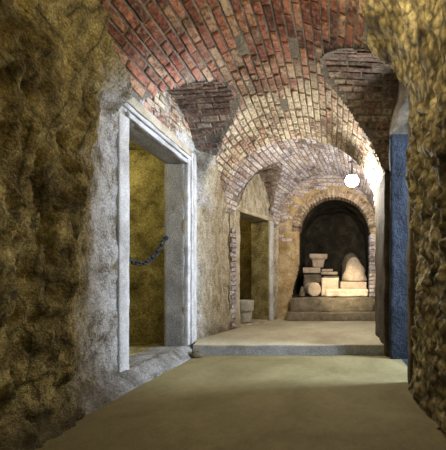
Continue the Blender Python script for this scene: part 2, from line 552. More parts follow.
# lunettes -------------------------------------------------------------------
def lunette(name, Ln, barrel, label, mat, ulo, uhi):
    kp = lambda c: not barrel.inside(c, 0.0)
    o = grid_surface(name, Ln.pt, frange(ulo, uhi, 0.025), frange(-0.02, PI + 0.02, 0.04), lambda c: not barrel.inside(c, 0.02) and not notch(c), M['mortar'], lambda p: 0.5 * wav(p))
    struct(o, label, 'vault')
    b = Bricks()
    sv = 1.0 / Ln.w
    b.course_field(lambda u, t, off: Ln.pt(u, t, off), ulo, uhi, 0.02, PI - 0.02, 0.085, 0.24, 0.02, sv, lambda p: not barrel.inside(p, 0.0) and not notch(p), 0.010)
    b.build('brickwork', mat, o)
    return o
lunette('lunette_vault', LA, B1, 'dark brick side vault cut into the ceiling above the tall left doorway', M['brick_dark'], -0.1, 1.2)
lunette('lunette_vault', LB, B1, 'brown brick side vault cut into the ceiling above the right doorway', M['brick_dark'], -0.1, 1.2)
lunette('lunette_vault', LC, B2, 'small brick side vault above the farther left doorway with the stone tub', M['brick_dark'], -0.1, 0.9)

# ------------------------------------------------------------------ walls
def resample(path, step):
    out = []
    for (a, b) in zip(path, path[1:]):
        a, b = Vector(a), Vector(b)
        n = max(1, int((b - a).length / step))
        for k in range(n):
            out.append(a.lerp(b, k / n))
    out.append(Vector(path[-1]))
    return out

def wall(name, path, z0, z1, step, sign, disp, hole, mats, mat_of=None):
    pts = resample(path, step)
    zs = frange(z0, z1, step)
    V, idx, faces, mi = [], {}, [], []
    nrm = []
    for i, p in enumerate(pts):
        a = pts[max(0, i - 1)]; b = pts[min(len(pts) - 1, i + 1)]
        t = (b - a).normalized()
        nrm.append(Vector((t.y, -t.x, 0)) * sign)
    def vid(i, j):
        k = (i, j)
        if k not in idx:
            idx[k] = len(V)
            q = Vector((pts[i].x, pts[i].y, zs[j]))
            V.append(q + nrm[i] * disp(q))
        return idx[k]
    for i in range(len(pts) - 1):
        for j in range(len(zs) - 1):
            c = Vector(((pts[i].x + pts[i + 1].x) / 2, (pts[i].y + pts[i + 1].y) / 2, (zs[j] + zs[j + 1]) / 2))
            if hole(c):
                continue
            faces.append((vid(i, j), vid(i + 1, j), vid(i + 1, j + 1), vid(i, j + 1)))
            mi.append(mat_of(c) if mat_of else 0)
    return obj(name, V, faces, mats, mat_idx=mi)

# left wall ---------------------------------------------------------------
def left_disp(q):
    y, z = q.y, q.z
    edge = 2.28 + 0.22 * (z - 1.6) * 0.5 + 0.07 * fr((0, y * 0.4, z), 1.6, 3)
    rock = 1 - sstep(edge - 0.16, edge + 0.03, y)
    amt = lerp(0.022, 0.085, rock)
    q0 = q; q = Vector((q.x, q.y * 1.25, q.z * 0.62))
    d = amt * fr(q, 1.5, 5) + 0.35 * amt * fr(q, 6.0, 4)
    cr = noise.ridged_multi_fractal(Vector((q.x, q.y * 1.6, q.z * 0.8)) * 2.6, 0.9, 2.2, 5, 0.9, 2.0)
    d -= rock * 0.035 * max(0.0, cr - 0.9)
    d += rock * 0.045 * fr(q, 11.0, 5)
    d += (1 - rock) * (0.018 * fr(q, 8.0, 5) + 0.010 * fr(q, 22.0, 3))
    q = q0
    f = y * 2.9 + 0.12 * z + 0.55 * fr((0, y * 0.7, z), 0.9, 3) + 0.07 * fr(q, 6.0, 3)
    f -= math.floor(f)
    d += rock * 0.075 * (f - sstep(0.9, 1.0, f) * f - 0.4)
    d += rock * (0.07 + 0.13 * sstep(1.7, 3.0, z))
    # two hollows in the rock
    d -= 0.10 * rock * math.exp(-((y - 1.93) ** 2 / 0.012 + (z - 1.87) ** 2 / 0.012))
    d += 0.05 * math.exp(-((y - 2.0) ** 2 / 0.02 + (z - 0.75) ** 2 / 0.12))
    d += 0.08 * (1 - sstep(0.0, 0.3, z)) * (1 - sstep(2.5, 2.8, y))
    near_door = sstep(2.45, 2.6, y)
    if y > 4.15:
        d += 0.03 * fr(q, 2.2, 3)
    if 2.5 < y < 4.2:
        d = min(d, 0.012)
    # plaster carried up over the springing of the vault
    e = cover_edge(y)
    if e is not None and z > 1.9 and z < e[0] + 0.12 * fr((0, y, z), 4, 3):
        a, c, kk = (R1(y) - L1(y)) / 2, (R1(y) + L1(y)) / 2, K1(y)
        zz = max(0.0, z - SPR) / kk
        zl = lerp(1.9, 2.36, sstep(2.05, 2.4, y)) if y < 2.75 else 1.9
        bx = c - a * math.sqrt(max(0.0, 1 - zz * zz))
        want = bx - q.x + 0.035 + 0.02 * fr(q, 5.0, 4)
        d = max(d, lerp(d, want, e[1] * sstep(zl, zl + 0.2, z)))
    return d
T2 = Vector((0.31, 0.80, 0)).normalized()
def door2_s(c):   # along-wall coordinate of the farther doorway
    return (c.x + 1.65) * T2.x + (c.y - 5.2) * T2.y
def left_hole(c):
    if 2.74 < c.y < 3.90 and c.z < 2.50:
        return True
    if c.y > 4.9 and -0.03 < door2_s(c) < 0.89 and c.z < 2.18:
        return True
    return False
wl = wall('wall_left', [(-1.80, -2.0), (-1.82, 1.8), (-1.93, 2.5), (-1.93, 4.15), (-1.65, 5.2), (-1.34, 6.0), (-1.18, 6.36)], -0.02, 3.35, 0.022, 1, left_disp, left_hole, [M['left']])
struct(wl, 'left wall of bare ochre rock and stained grey white plaster', 'wall')

# exposed brick quoin beside the farther doorway
qb = Bricks(); qb.su = qb.sv = 1.0
nx2 = Vector((T2.y, -T2.x, 0))
z = 0.16
row = 0
while z < 1.75:
    hgt = random.uniform(0.062, 0.078)
    w = 0.10 if row % 2 else 0.06
    fn = lambda u, v, off: Vector((-1.65, 5.2, 0)) + T2 * u + Vector((0, 0, v)) - nx2 * off
    qb.quadbrick(fn, -0.185 - w, -0.125 , z, z + hgt, 0.035)
    z += hgt + 0.010
    row += 1
qo = qb.build('exposed_brickwork', M['brick_pale'], wl)

tb = Bricks(); tb.su = tb.sv = 1.0
fnt = lambda u, v, off: Vector((-1.935 - off, u, v))
zz = 2.69
row = 0
while zz < 3.2:
    yy = 2.7 + (0.12 if row % 2 else 0)
    while yy < 4.2:
        if fr((0, yy, zz), 2.0, 3) > -0.25:
            tb.quadbrick(fnt, yy + 0.01, yy + 0.225, zz + 0.008, zz + 0.072, 0.012 + random.uniform(-0.005, 0.005))
        yy += 0.24
    zz += 0.08
    row += 1
tb.build('brickwork', M['brick'], wl)

# right wall ---------------------------------------------------------------
def right_disp(q):
    y, z = q.y, q.z
    near = 1 - sstep(2.55, 2.75, y)
    amt = lerp(0.012, 0.055, near)
    d = amt * fr(q, 2.2, 4) + 0.6 * amt * fr(q, 9.0, 4)
    v = noise.voronoi(q * 11.0)[0][0]
    d -= 0.045 * near * v
    d += 0.015 * near * fr(q, 20.0, 3)
    d += near * (0.03 + 0.07 * sstep(1.2, 2.0, z))
    d += 0.05 * (1 - sstep(0.0, 0.35, z)) * near
    if 2.6 < y < 3.85:
        d = min(d, 0.01)
    return d
def right_hole(c):
    return 2.74 < c.y < 3.72 and c.z < 2.72
wr = wall('wall_right', [(0.70, -2.0), (0.70, 2.5), (0.70, 3.80)], -0.02, 3.1, 0.022, -1, right_disp, right_hole, [M['right'], M['dark_stone']], lambda c: 1 if c.y > 2.66 else 0)
struct(wr, 'right wall of rough pebbly yellow brown rock', 'wall')
wr2 = wall('wall_right_far_bay', [(0.86, 4.45), (0.86, 6.40)], 0.1, 2.6, 0.03, -1, lambda q: 0.02 * fr(q, 3, 3), lambda c: False, [M['mortar']])
struct(wr2, 'right side wall of the far bay behind the dark pilaster', 'wall')

def rough_box(dx, dy, dz, seg=0.04, amp=0.006, freq=7.0, bev=0.012, flat_bottom=True, seed=0.0, maxn=26):
    """box centred in x and y, standing on z = 0, bevelled and roughened"""
    bm = bmesh.new()
    nx, ny, nz = (max(2, min(maxn, int(d / seg))) for d in (dx, dy, dz))
    bmesh.ops.create_cube(bm, size=1.0)
    bmesh.ops.scale(bm, vec=(dx, dy, dz), verts=bm.verts)
    if bev > 0:
        bmesh.ops.bevel(bm, geom=bm.edges[:], offset=bev, segments=2, affect='EDGES', profile=0.5)
    for ax, n, d in ((0, nx, dx), (1, ny, dy), (2, nz, dz)):
        for k in range(1, n):
            co = [0, 0, 0]; no = [0, 0, 0]
            co[ax] = -d / 2 + d * k / n; no[ax] = 1
            bmesh.ops.bisect_plane(bm, geom=bm.verts[:] + bm.edges[:] + bm.faces[:], plane_co=co, plane_no=no, dist=0.0004)
    sd = Vector((seed * 3.7, seed * 1.3, seed * 2.9))
    hs = Vector((dx, dy, dz)) / 2
    for v in bm.verts:
        p = v.co.copy()
        n = Vector((p.x / hs.x, p.y / hs.y, p.z / hs.z))
        n = Vector((n.x ** 5, n.y ** 5, n.z ** 5))
        if n.length > 1e-6:
            n.normalize()
        v.co = p + n * amp * (fr(p + sd, freq, 4) - 0.25)
        v.co.z += dz / 2
        if flat_bottom and v.co.z < 0.004:
            v.co.z = 0.0
    return bm

def box_part(name, x0, x1, y0, y1, z0, z1, mat, parent=None, **kw):
    bm = rough_box(x1 - x0, y1 - y0, z1 - z0, **kw)
    bmesh.ops.translate(bm, vec=((x0 + x1) / 2, (y0 + y1) / 2, z0), verts=bm.verts)
    return obj_bm(name, bm, mat, parent)

# pilaster carrying the rib on the right, shade put into its colour
pil = box_part('wall_pilaster', 0.61, 1.05, 3.725, 4.62, -0.02, 2.30, M['shade_stone'], None, amp=0.02, freq=4, bev=0.03, seed=2)
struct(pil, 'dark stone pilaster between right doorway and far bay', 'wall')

# back wall with the alcove arch ---------------------------------------------
AW, ASP = 0.735, 1.96          # arch half width and springing
YB = 6.32
def left_lean(z): return 0.15 * (1 - sstep(0.55, 1.35, z))
def in_arch(x, z, grow=0.0):
    w = AW + grow
    if z < ASP:
        return -w - left_lean(z) < x < w and z > SILL - 0.05
    return x * x + (z - ASP) ** 2 < w * w
def back_disp(q):
    if in_arch(q.x, q.z, 0.06):
        return 0.0
    return 0.03 * fr(q, 2.0, 4) + 0.01 * fr(q, 9, 3)
wb = wall('wall_back', [(-1.45, YB), (1.05, YB)], 0.1, 3.4, 0.02, 1, back_disp, lambda c: in_arch(c.x, c.z, 0.02), [M['pier']])
struct(wb, 'end wall of buff plaster pierced by the arched alcove', 'wall')
# brick ring of the arch
rb = Bricks(); rb.su = rb.sv = 1.0
def ringfn(u, v, off):      # u radial, v angle
    return Vector((math.cos(v) * u, YB - 0.012 + off, ASP + math.sin(v) * u))
n = 34
rb.sv = 1.0
for k in range(n):
    a0, a1 = PI * k / n, PI * (k + 1) / n
    gp = 0.011
    rb.sv = 1.0 / AW
    jl = random.uniform(-0.012, 0.012)
    rb.quadbrick(ringfn, AW - 0.002, AW + 0.175 + jl, a0 + gp, a1 - gp, 0.012 + random.uniform(-0.004, 0.006), back=0.22)
rb.sv = 1.0
rj = Bricks()
zz = SILL + 0.02
k = 0
fnr = lambda u, v, off: Vector((u, YB - 0.012 + off, v))
while zz < ASP - 0.05:
    hgt = random.uniform(0.06, 0.075)
    x1 = AW + (0.12 if k % 2 else 0.23)
    if k % 2 == 0:
        rj.quadbrick(fnr, AW - 0.005, AW + 0.12, zz, zz + hgt, 0.012, back=0.2)
    else:
        rj.quadbrick(fnr, AW - 0.005, AW + 0.08, zz, zz + hgt, 0.014, back=0.2)
    zz += hgt + 0.015
    k += 1
ring = rb.build('arch_ring', M['brick_ring'])
rj.build('jamb_bricks', M['brick_pale'], ring)
ring.name = 'trim_1'
struct(ring, 'orange brown brick ring framing the arched alcove', 'arch')
# limewashed bricks on the wall around the ring
pb = Bricks()
pb.su = pb.sv = 1.0
fnw = lambda u, v, off: Vector((u, YB + off, v))
zz = 0.9
row = 0
while zz < 3.1:
    x = -1.25 + (0.12 if row % 2 else 0)
    while x < 1.0:
        xa, xb = x + 0.009, x + 0.231
        cx, cz = (xa + xb) / 2, zz + 0.036
        okb = True
        for xx in (xa, cx, xb):
            r2 = math.hypot(xx, cz - ASP)
            if cz > ASP - 0.02:
                if r2 < AW + 0.20: okb = False
            elif abs(xx) < AW + 0.135: okb = False
        nse = fr((cx, 0, cz), 2.5, 3)
        if okb and (cz > 1.75 + 0.3 * nse or (cx > 0 and cz > 1.0)):
            pb.quadbrick(fnw, xa, xb, zz + 0.008, zz + 0.07, 0.012 + random.uniform(-0.005, 0.005))
        x += 0.24
    zz += 0.078
    row += 1
pb.build('brickwork', M['brick_pale'], wb)

# alcove interior ---------------------------------------------------------------
def alc_pt(u, t, off):       # horseshoe section along +y
    if t < 0:
        q = Vector((AW + 0.01 + 0.10 * sstep(0, 0.6, u), YB + u, ASP + t)); n = Vector((1, 0, 0))
    elif t > PI:
        q = Vector((-AW - 0.01 - 0.10 * sstep(0, 0.6, u) - left_lean(ASP - (t - PI)), YB + u, ASP - (t - PI))); n = Vector((-1, 0, 0))
    else:
        w = AW + 0.01 + 0.10 * sstep(0, 0.6, u)
        n = Vector((math.cos(t), 0, math.sin(t)))
        q = Vector((n.x * w, YB + u, ASP + n.z * w))
    return q + n * off
dep = ASP - SILL + 0.02
ts = frange(-dep, 0, 0.05)[:-1] + frange(0, PI, 0.05) + frange(PI, PI + dep, 0.05)[1:]
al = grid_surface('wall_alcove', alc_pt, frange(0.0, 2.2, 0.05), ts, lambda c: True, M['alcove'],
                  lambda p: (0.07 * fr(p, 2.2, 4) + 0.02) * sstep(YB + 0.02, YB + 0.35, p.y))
struct(al, 'dark brown rock lining of the arched alcove', 'wall')
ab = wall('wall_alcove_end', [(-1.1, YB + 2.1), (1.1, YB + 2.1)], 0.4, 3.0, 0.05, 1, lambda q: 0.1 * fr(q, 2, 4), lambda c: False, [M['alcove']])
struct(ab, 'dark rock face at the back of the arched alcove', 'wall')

# floors ---------------------------------------------------------------
def flat_floor(name, x0, x1, y0, y1, z, mat, step=0.08, amp=0.006):
    xs, ys = frange(x0, x1, step), frange(y0, y1, step)
    V = [Vector((x, y, z + amp * (fr((x, y, 0), 1.5, 4)))) for y in ys for x in xs]
    nx = len(xs)
    Fq = [(j * nx + i, j * nx + i + 1, (j + 1) * nx + i + 1, (j + 1) * nx + i) for j in range(len(ys) - 1) for i in range(nx - 1)]
    return obj(name, V, Fq, mat)
fl = flat_floor('floor', -2.0, 1.0, -2.0, 3.86, 0.0, M['floor'])
struct(fl, 'lower floor of smooth sandy concrete in the foreground', 'floor')
# raised floor: slab with its grey riser
xs = frange(-1.80, 0.74, 0.05)
ys = [3.80, 3.803, 3.83] + frange(3.9, 6.34, 0.08)
def lxy(x, y):
    # left end follows the wall line
    return x
V, Fq = [], []
nx = len(xs)
for y in ys:
    for x in xs:
        xl = x
        if y > 4.3:
            xl = lerp(-1.98, 0.92, (x + 1.80) / 2.54)
        elif y > 3.85:
            xl = lerp(lerp(-1.80, -1.98, (y - 3.85) / 0.45), lerp(0.74, 0.92, (y - 3.85) / 0.45), (x + 1.80) / 2.54)
        V.append(Vector((xl, y + 0.012 * fr((x, 0, 0), 2.5, 3) * (y < 3.85), UP - (0.012 if y == 3.80 else 0.0) + 0.006 * fr((xl, y, 1), 2.0, 4))))
for j in range(len(ys) - 1):
    for i in range(nx - 1):
        Fq.append((j * nx + i, j * nx + i + 1, (j + 1) * nx + i + 1, (j + 1) * nx + i))
nt_ = len(Fq)
b0 = len(V)
for r, zf in enumerate((0.75, 0.4, 0.0)):
    for x in xs:
        V.append(Vector((x, 3.80 - 0.004 * r + 0.012 * fr((x, 0, 0), 2.5, 3) + 0.006 * fr((x, 0, zf), 6, 3), (UP - 0.012) * zf - (0.01 if zf == 0 else 0))))
rows = [0, b0, b0 + nx, b0 + 2 * nx]
for a, b in zip(rows, rows[1:]):
    for i in range(nx - 1):
        Fq.append((a + i, b + i, b + i + 1, a + i + 1))
# closing left flank of the slab
rf = obj('floor_raised', V, Fq, [M['floor_pale'], M['step']], mat_idx=[0] * nt_ + [1] * (len(Fq) - nt_))
struct(rf, 'raised sandy floor of the far bay behind the grey cement step', 'floor')
af = flat_floor('floor_alcove', -1.0, 1.0, YB - 0.02, YB + 2.2, SILL - 0.003, M['alcove'], 0.06, 0.004)
struct(af, 'stone ledge floor inside the arched alcove', 'floor')
st1 = box_part('trim_2', -0.98, 0.86, 6.02, 6.33, UP - 0.01, 0.30, M['brownstone'], None, amp=0.012, bev=0.015, seed=4, freq=5)
struct(st1, 'low brown stone step at the foot of the alcove', 'step')
st2 = box_part('trim_3', -0.93, 0.80, 6.20, 6.42, 0.295, SILL, M['brownstone'], None, amp=0.012, bev=0.015, seed=5, freq=5)
struct(st2, 'buff stone sill slab under the alcove stones', 'sill')

# sloping mortar foot along the left wall
def plinth():
    ys = frange(1.0, 3.84, 0.03)
    ws = frange(0, 1, 0.12)
    V, Fq = [], []
    for y in ys:
        for w in ws:
            hgt = 0.13 + 0.02 * fr((0, y, 5), 3, 3)
            wid = 0.17 + 0.03 * fr((0, y, 2), 2, 3)
            x = -1.95 + 0.04 + w * wid
            zc = hgt * (1 - w ** 1.6)
            p = Vector((x, y, zc))
            V.append(p + Vector((0.3, 0, 1)) * 0.014 * fr(p, 9, 3) * (1 - w) - Vector((0, 0, 0.012 * w)))
    n = len(ws)
    for j in range(len(ys) - 1):
        for i in range(n - 1):
            Fq.append((j * n + i, j * n + i + 1, (j + 1) * n + i + 1, (j + 1) * n + i))
    return obj('baseboard_left', V, Fq, M['foot'])
struct(plinth(), 'sloping mortar foot between left wall and concrete floor', 'wall foot')

# ------------------------------------------------------------------ doorways
# door 1: tall stone frame on the left
d1 = empty('door_1', (-1.9, 3.32, 0.0))
struct(d1, 'tall doorway with pale stone frame and a chain across it', 'doorway')
def dpart(root, name, x0, x1, y0, y1, z0, z1, mat, **kw):
    o = root.location
    return box_part(name, x0 - o.x, x1 - o.x, y0 - o.y, y1 - o.y, z0 - o.z, z1 - o.z, mat, root, **kw)
kwf = dict(amp=0.008, bev=0.01, freq=6)
dpart(d1, 'jamb', -2.20, -1.905, 2.655, 2.79, -0.01, 2.45, M['frame'], seed=1, **kwf)
dpart(d1, 'jamb', -2.20, -1.935, 3.85, 4.11, -0.01, 2.45, M['granite'], seed=2, **kwf)
dpart(d1, 'moulding', -1.96, -1.885, 3.955, 4.015, 0.1, 2.64, M['frame'], seed=3, **kwf)
dpart(d1, 'moulding', -1.96, -1.895, 4.04, 4.12, 0.1, 2.66, M['frame'], seed=8, **kwf)
dpart(d1, 'moulding', -1.96, -1.885, 3.852, 3.925, 0.1, 2.515, M['frame'], seed=9, **kwf)
dpart(d1, 'lintel', -2.20, -1.93, 2.65, 4.11, 2.45, 2.66, M['granite'], seed=4, **kwf)
dpart(d1, 'moulding', -1.96, -1.90, 2.655, 4.12, 2.585, 2.68, M['frame_buff'], seed=5, **kwf)
dpart(d1, 'moulding', -1.96, -1.895, 2.655, 4.0, 2.525, 2.570, M['frame'], seed=10, **kwf)
dpart(d1, 'moulding', -1.96, -1.89, 2.76, 3.93, 2.45, 2.50, M['frame'], seed=6, **kwf)
dpart(d1, 'threshold', -2.30, -1.86, 2.79, 3.85, -0.01, 0.105, M['foot'], seed=7, amp=0.012, bev=0.02, freq=5)

def chamber(name, x0, x1, y0, y1, z0, z1, mat, label, open_side, amp=0.05, openf=None):
    """rough box room seen from inside; the side towards the passage stays open"""
    V, Fq = [], []
    step = 0.06
    def face(fn, us, vs, nrm):
        b = len(V)
        for u in us:
            for v in vs:
                q = fn(u, v)
                e = 1.0
                V.append(q + nrm * amp * (fr(q, 2.5, 4)))
        n = len(vs)
        for i in range(len(us) - 1):
            for j in range(n - 1):
                Fq.append((b + i * n + j, b + (i + 1) * n + j, b + (i + 1) * n + j + 1, b + i * n + j + 1))
    X, Y, Z = frange(x0, x1, step), frange(y0, y1, step), frange(z0, z1, step)
    face(lambda x, z: Vector((x, y1, z)), X, Z, Vector((0, -1, 0)))
    face(lambda x, z: Vector((x, y0, z)), X, Z, Vector((0, 1, 0)))
    if open_side != 'R':
        face(lambda y, z: Vector((x1, y, z)), Y, Z, Vector((-1, 0, 0)))
    if open_side != 'L':
        face(lambda y, z: Vector((x0, y, z)), Y, Z, Vector((1, 0, 0)))
    face(lambda x, y: Vector((x, y, z1)), X, Y, Vector((0, 0, -1)))
    b = len(V)
    face(lambda x, y: Vector((x, y, z0)), X, Y, Vector((0, 0, 0.2)))
    o = obj(name, V, Fq, mat)
    struct(o, label, 'wall')
    return o
chamber('wall_left_chamber', -3.6, -2.17, 2.2, 4.14, 0.08, 2.75, M['ochre'], 'ochre rock chamber seen through the tall left doorway', 'R')
# chamber 2, behind the farther left doorway
d2 = empty('door_2', (-1.65, 5.2, UP), math.atan2(T2.y, T2.x) - PI / 2)
struct(d2, 'farther left doorway with buff stone frame and a stone tub inside', 'doorway')
def d2part(name, a0, a1, s0, s1, z0, z1, mat, **kw):   # local x = towards passage, y = along wall
    return box_part(name, a0, a1, s0, s1, z0 - UP, z1 - UP, mat, d2, **kw)
kw2 = dict(amp=0.012, bev=0.015, freq=6)
d2part('jamb', -0.30, 0.015, -0.12, 0.0, UP - 0.01, 2.14, M['frame_buff'], seed=11, **kw2)
d2part('jamb', -0.42, 0.015, 0.86, 1.02, UP - 0.01, 2.14, M['ochre'], seed=12, **kw2)  # ochre colour stands in for yellow lamp light on the reveal
d2part('moulding', 0.0, 0.035, 0.875, 1.02, UP - 0.01, 2.14, M['frame'], seed=15, **kw2)
d2part('lintel', -0.42, 0.03, -0.12, 1.02, 2.13, 2.22, M['frame_buff'], seed=13, **kw2)
d2part('threshold', -0.45, 0.02, 0.0, 0.86, UP - 0.01, UP + 0.03, M['frame_buff'], seed=14, **kw2)
chamber('wall_left_far_chamber', -3.0, -1.72, 4.9, 6.75, UP + 0.01, 2.7, M['ochre'], 'dim ochre chamber behind the farther left doorway', 'R', 0.04)
# door 3, right
d3 = empty('door_3', (0.69, 3.2, 0.0))
struct(d3, 'tall dark doorway in the right wall lit blue from inside', 'doorway')
dpart(d3, 'jamb', 0.665, 0.86, 2.66, 2.79, -0.01, 2.72, M['dark_stone'], seed=21, amp=0.02, bev=0.02, freq=5)
dpart(d3, 'jamb', 0.665, 1.10, 3.60, 3.715, -0.01, 2.72, M['reveal'], seed=22, amp=0.012, bev=0.012, freq=6)
dpart(d3, 'lintel', 0.66, 1.15, 2.66, 3.70, 2.70, 2.86, M['dark_stone'], seed=23, amp=0.015, bev=0.015, freq=5)
chamber('wall_right_chamber', 0.80, 3.6, 2.25, 3.68, 0.0, 2.9, M['reveal'], 'blue lit rendered side passage behind the right doorway', 'L', 0.02)
# backs of chambers towards the passage are the walls; end wall behind the viewer
we = wall('wall_rear', [(1.2, -1.9), (-2.2, -1.9)], -0.02, 3.5, 0.1, 1, lambda q: 0.05 * fr(q, 2, 4), lambda c: False, [M['right']])
struct(we, 'rear rock wall of the passage', 'wall')

# ------------------------------------------------------------------ chain
ch = empty('chain', (-2.165, 3.32, 1.14))
tag(ch, 'black iron chain hanging across the tall left doorway', 'chain')
def link_mesh():
    bm = bmesh.new()
    R_, half, r = 0.021, 0.020, 0.0085
    path = []
    for k in range(9):
        a = -PI / 2 + PI * k / 8
        path.append(Vector((half + R_ * math.cos(a), R_ * math.sin(a), 0)))
    for k in range(9):
        a = PI / 2 + PI * k / 8
        path.append(Vector((-half + R_ * math.cos(a), R_ * math.sin(a), 0)))
    n = len(path); m = 8
    rings = []
    for i, p in enumerate(path):
        t = (path[(i + 1) % n] - path[i - 1]).normalized()
        s = Vector((t.y, -t.x, 0))
        rings.append([bm.verts.new(p + s * r * math.cos(2 * PI * k / m) + Vector((0, 0, r * math.sin(2 * PI * k / m)))) for k in range(m)])
    for i in range(n):
        a, b = rings[i], rings[(i + 1) % n]
        for k in range(m):
            bm.faces.new((a[k], a[(k + 1) % m], b[(k + 1) % m], b[k]))
    bmesh.ops.recalc_face_normals(bm, faces=bm.faces[:])
    me = bpy.data.meshes.new('link'); bm.to_mesh(me); bm.free()
    me.materials.append(M['iron'])
    me.polygons.foreach_set('use_smooth', [True] * len(me.polygons))
    return me
lm = link_mesh()
y0c, y1c, zend, sag = 2.83, 3.815, 1.49, 0.36
def cat(y):
    s = (y - (y0c + y1c) / 2) / ((y1c - y0c) / 2)
    return Vector((-2.165, y, zend - sag * (1 - abs(s) ** 2.0)))
samples = [cat(lerp(y0c, y1c, k / 600)) for k in range(601)]
acc, nxt, i = 0.0, 0.0, 0
pts = []
for a, b in zip(samples, samples[1:]):
    while nxt <= acc + (b - a).length:
        pts.append((a.lerp(b, (nxt - acc) / (b - a).length), (b - a).normalized()))
        nxt += 0.0615
    acc += (b - a).length
for i, (p, t) in enumerate(pts):
    o = bpy.data.objects.new('link', lm)
    link(o, ch)
    side = Vector((1, 0, 0))
    up = t.cross(side).normalized()
    Rm = Matrix((t, side, up)).transposed().to_4x4()
    o.matrix_local = Matrix.Translation(p - ch.location) @ Rm @ Matrix.Rotation(PI / 2 * (i % 2) + random.uniform(-0.3, 0.3) + 0.5, 4, 'X')
for yy in (y0c - 0.028, y1c + 0.02):
    bm = bmesh.new()
    bmesh.ops.create_cone(bm, cap_ends=True, segments=12, radius1=0.03, radius2=0.018, depth=0.03)
    o = obj_bm('wall_hook', bm, M['iron'], ch)
    o.rotation_euler = (PI / 2 if yy > 3.3 else -PI / 2, 0, 0)
    o.location = Vector((-2.165, yy, zend)) - ch.location

# ------------------------------------------------------------------ carved and rough stones
def P(px, py, d):
    return Vector(((px - 335) * d / F, d, H - (py - 280) * d / F))

def block(name, label, cat_, loc, dims, rz, mat, seed, amp=0.012, bev=0.02, group=None, tilt=(0, 0), freq=6, seg=0.03):
    bm = rough_box(*dims, seg=seg, amp=amp, freq=freq, bev=bev, seed=seed)
    o = obj_bm(name, bm, mat)
    o.location = loc
    o.rotation_euler = (tilt[0], tilt[1], rz)
    return tag(o, label, cat_, group)

def lathe(prof, seg=40, square=0.0, amp=0.006, freq=7, seed=0.0, sx=1, sy=1, cap=True):
    """profile [(radius, z)] from bottom to top; square blends the section towards a rounded square"""
    bm = bmesh.new()
    rings = []
    sd = Vector((seed, seed * 2, seed * 3))
    for (r, z, *q) in prof:
        sq = q[0] if q else square
        ring = []
        for k in range(seg):
            a = 2 * PI * k / seg
            c, s = math.cos(a), math.sin(a)
            e = lerp(1.0, 1.0 / max(abs(c), abs(s)), sq)
            p = Vector((r * c * e * sx, r * s * e * sy, z))
            p += Vector((c, s, 0)) * amp * fr(p + sd, freq, 4)
            ring.append(bm.verts.new(p))
        rings.append(ring)
    for a, b in zip(rings, rings[1:]):
        for k in range(seg):
            bm.faces.new((a[k], a[(k + 1) % seg], b[(k + 1) % seg], b[k]))
    if cap:
        bm.faces.new(list(reversed(rings[0])))
        bm.faces.new(rings[-1])
    return bm

def boulder(name, label, loc, prof, seed, mat, sx=1, sy=1, rz=0, amp=0.03, freq=4, sq=0.1):
    pr = []
    for (ra, za), (rb_, zb) in zip(prof, prof[1:]):
        for k in range(4):
            pr.append((lerp(ra, rb_, k / 4), lerp(za, zb, k / 4)))
    pr.append(prof[-1])
    o = obj_bm(name, lathe(pr, 40, sq, amp, freq, seed, sx, sy), mat)
    o.location = loc
    o.rotation_euler = (0, 0, rz)
    return tag(o, label, 'stone')

ZA = SILL + 0.004
# pile at the left of the alcove
d = 7.05
k = d / F
block('stone_block', 'dark rough pedestal block under the carved capital', 'stone block', (-0.545, 7.34, ZA), (0.44, 0.36, 0.50), 0.03, M['brownstone'], 31, 0.02, 0.03)
block('stone_block', 'pale squared block directly beneath the flared capital', 'stone block', (-0.565, 7.32, ZA + 0.525), (0.42, 0.34, 0.135), 0.04, M['limestone'], 32, 0.008, 0.015)
cap_prof = [(0.12, 0.0, 0.7), (0.135, 0.01, 0.7), (0.14, 0.04, 0.7), (0.145, 0.1, 0.7), (0.155, 0.16, 0.75), (0.165, 0.185, 0.8), (0.19, 0.20, 0.95), (0.205, 0.21, 1.0), (0.212, 0.25, 1.0), (0.215, 0.30, 1.0), (0.205, 0.318, 1.0), (0.1, 0.32, 1.0)]
o = obj_bm('carved_capital', lathe(cap_prof, 48, 0.6, 0.012, 12, 3.0), M['limestone'])
o.location = (-0.42, 7.32, ZA + 0.665); o.rotation_euler = (0, 0, 0.12)
tag(o, 'flared carved stone capital on top of the pile in the alcove', 'capital')
block('stone_block', 'dark upright block behind the square white block', 'stone block', (-0.09, 7.36, ZA), (0.40, 0.34, 0.47), -0.03, M['brownstone'], 33, 0.02, 0.03)
block('flat_stone', 'flat brown slab under the shorter one, right of the capital', 'stone', (-0.13, 7.30, ZA + 0.49), (0.40, 0.32, 0.07), -0.06, M['limestone'], 34, 0.006, 0.012, 'flat slabs beside the capital')
block('flat_stone', 'short flat brown slab lying highest, right of the capital', 'stone', (-0.19, 7.30, ZA + 0.565), (0.27, 0.28, 0.06), 0.05, M['limestone'], 35, 0.006, 0.012, 'flat slabs beside the capital')
block('stone_block', 'square white block standing behind the long bright slab', 'stone block', (-0.125, 6.91, ZA), (0.39, 0.24, 0.41), 0.12, M['marble'], 36, 0.008, 0.012)
bm = lathe([(0.11, 0.0), (0.142, 0.004), (0.152, 0.015), (0.149, 0.05), (0.147, 0.10), (0.150, 0.16), (0.147, 0.22), (0.150, 0.28), (0.150, 0.315), (0.14, 0.327), (0.10, 0.33)], 36, 0, 0.010, 7, 9)
bmesh.ops.rotate(bm, verts=bm.verts, matrix=Matrix.Rotation(-PI / 2, 3, 'X'))
o = obj_bm('column_drum', bm, M['limestone'])
o.location = (-0.435, 6.47, ZA + 0.155); o.rotation_euler = (0, 0, 0.42)
tag(o, 'short round column drum lying with its end facing out', 'column drum')
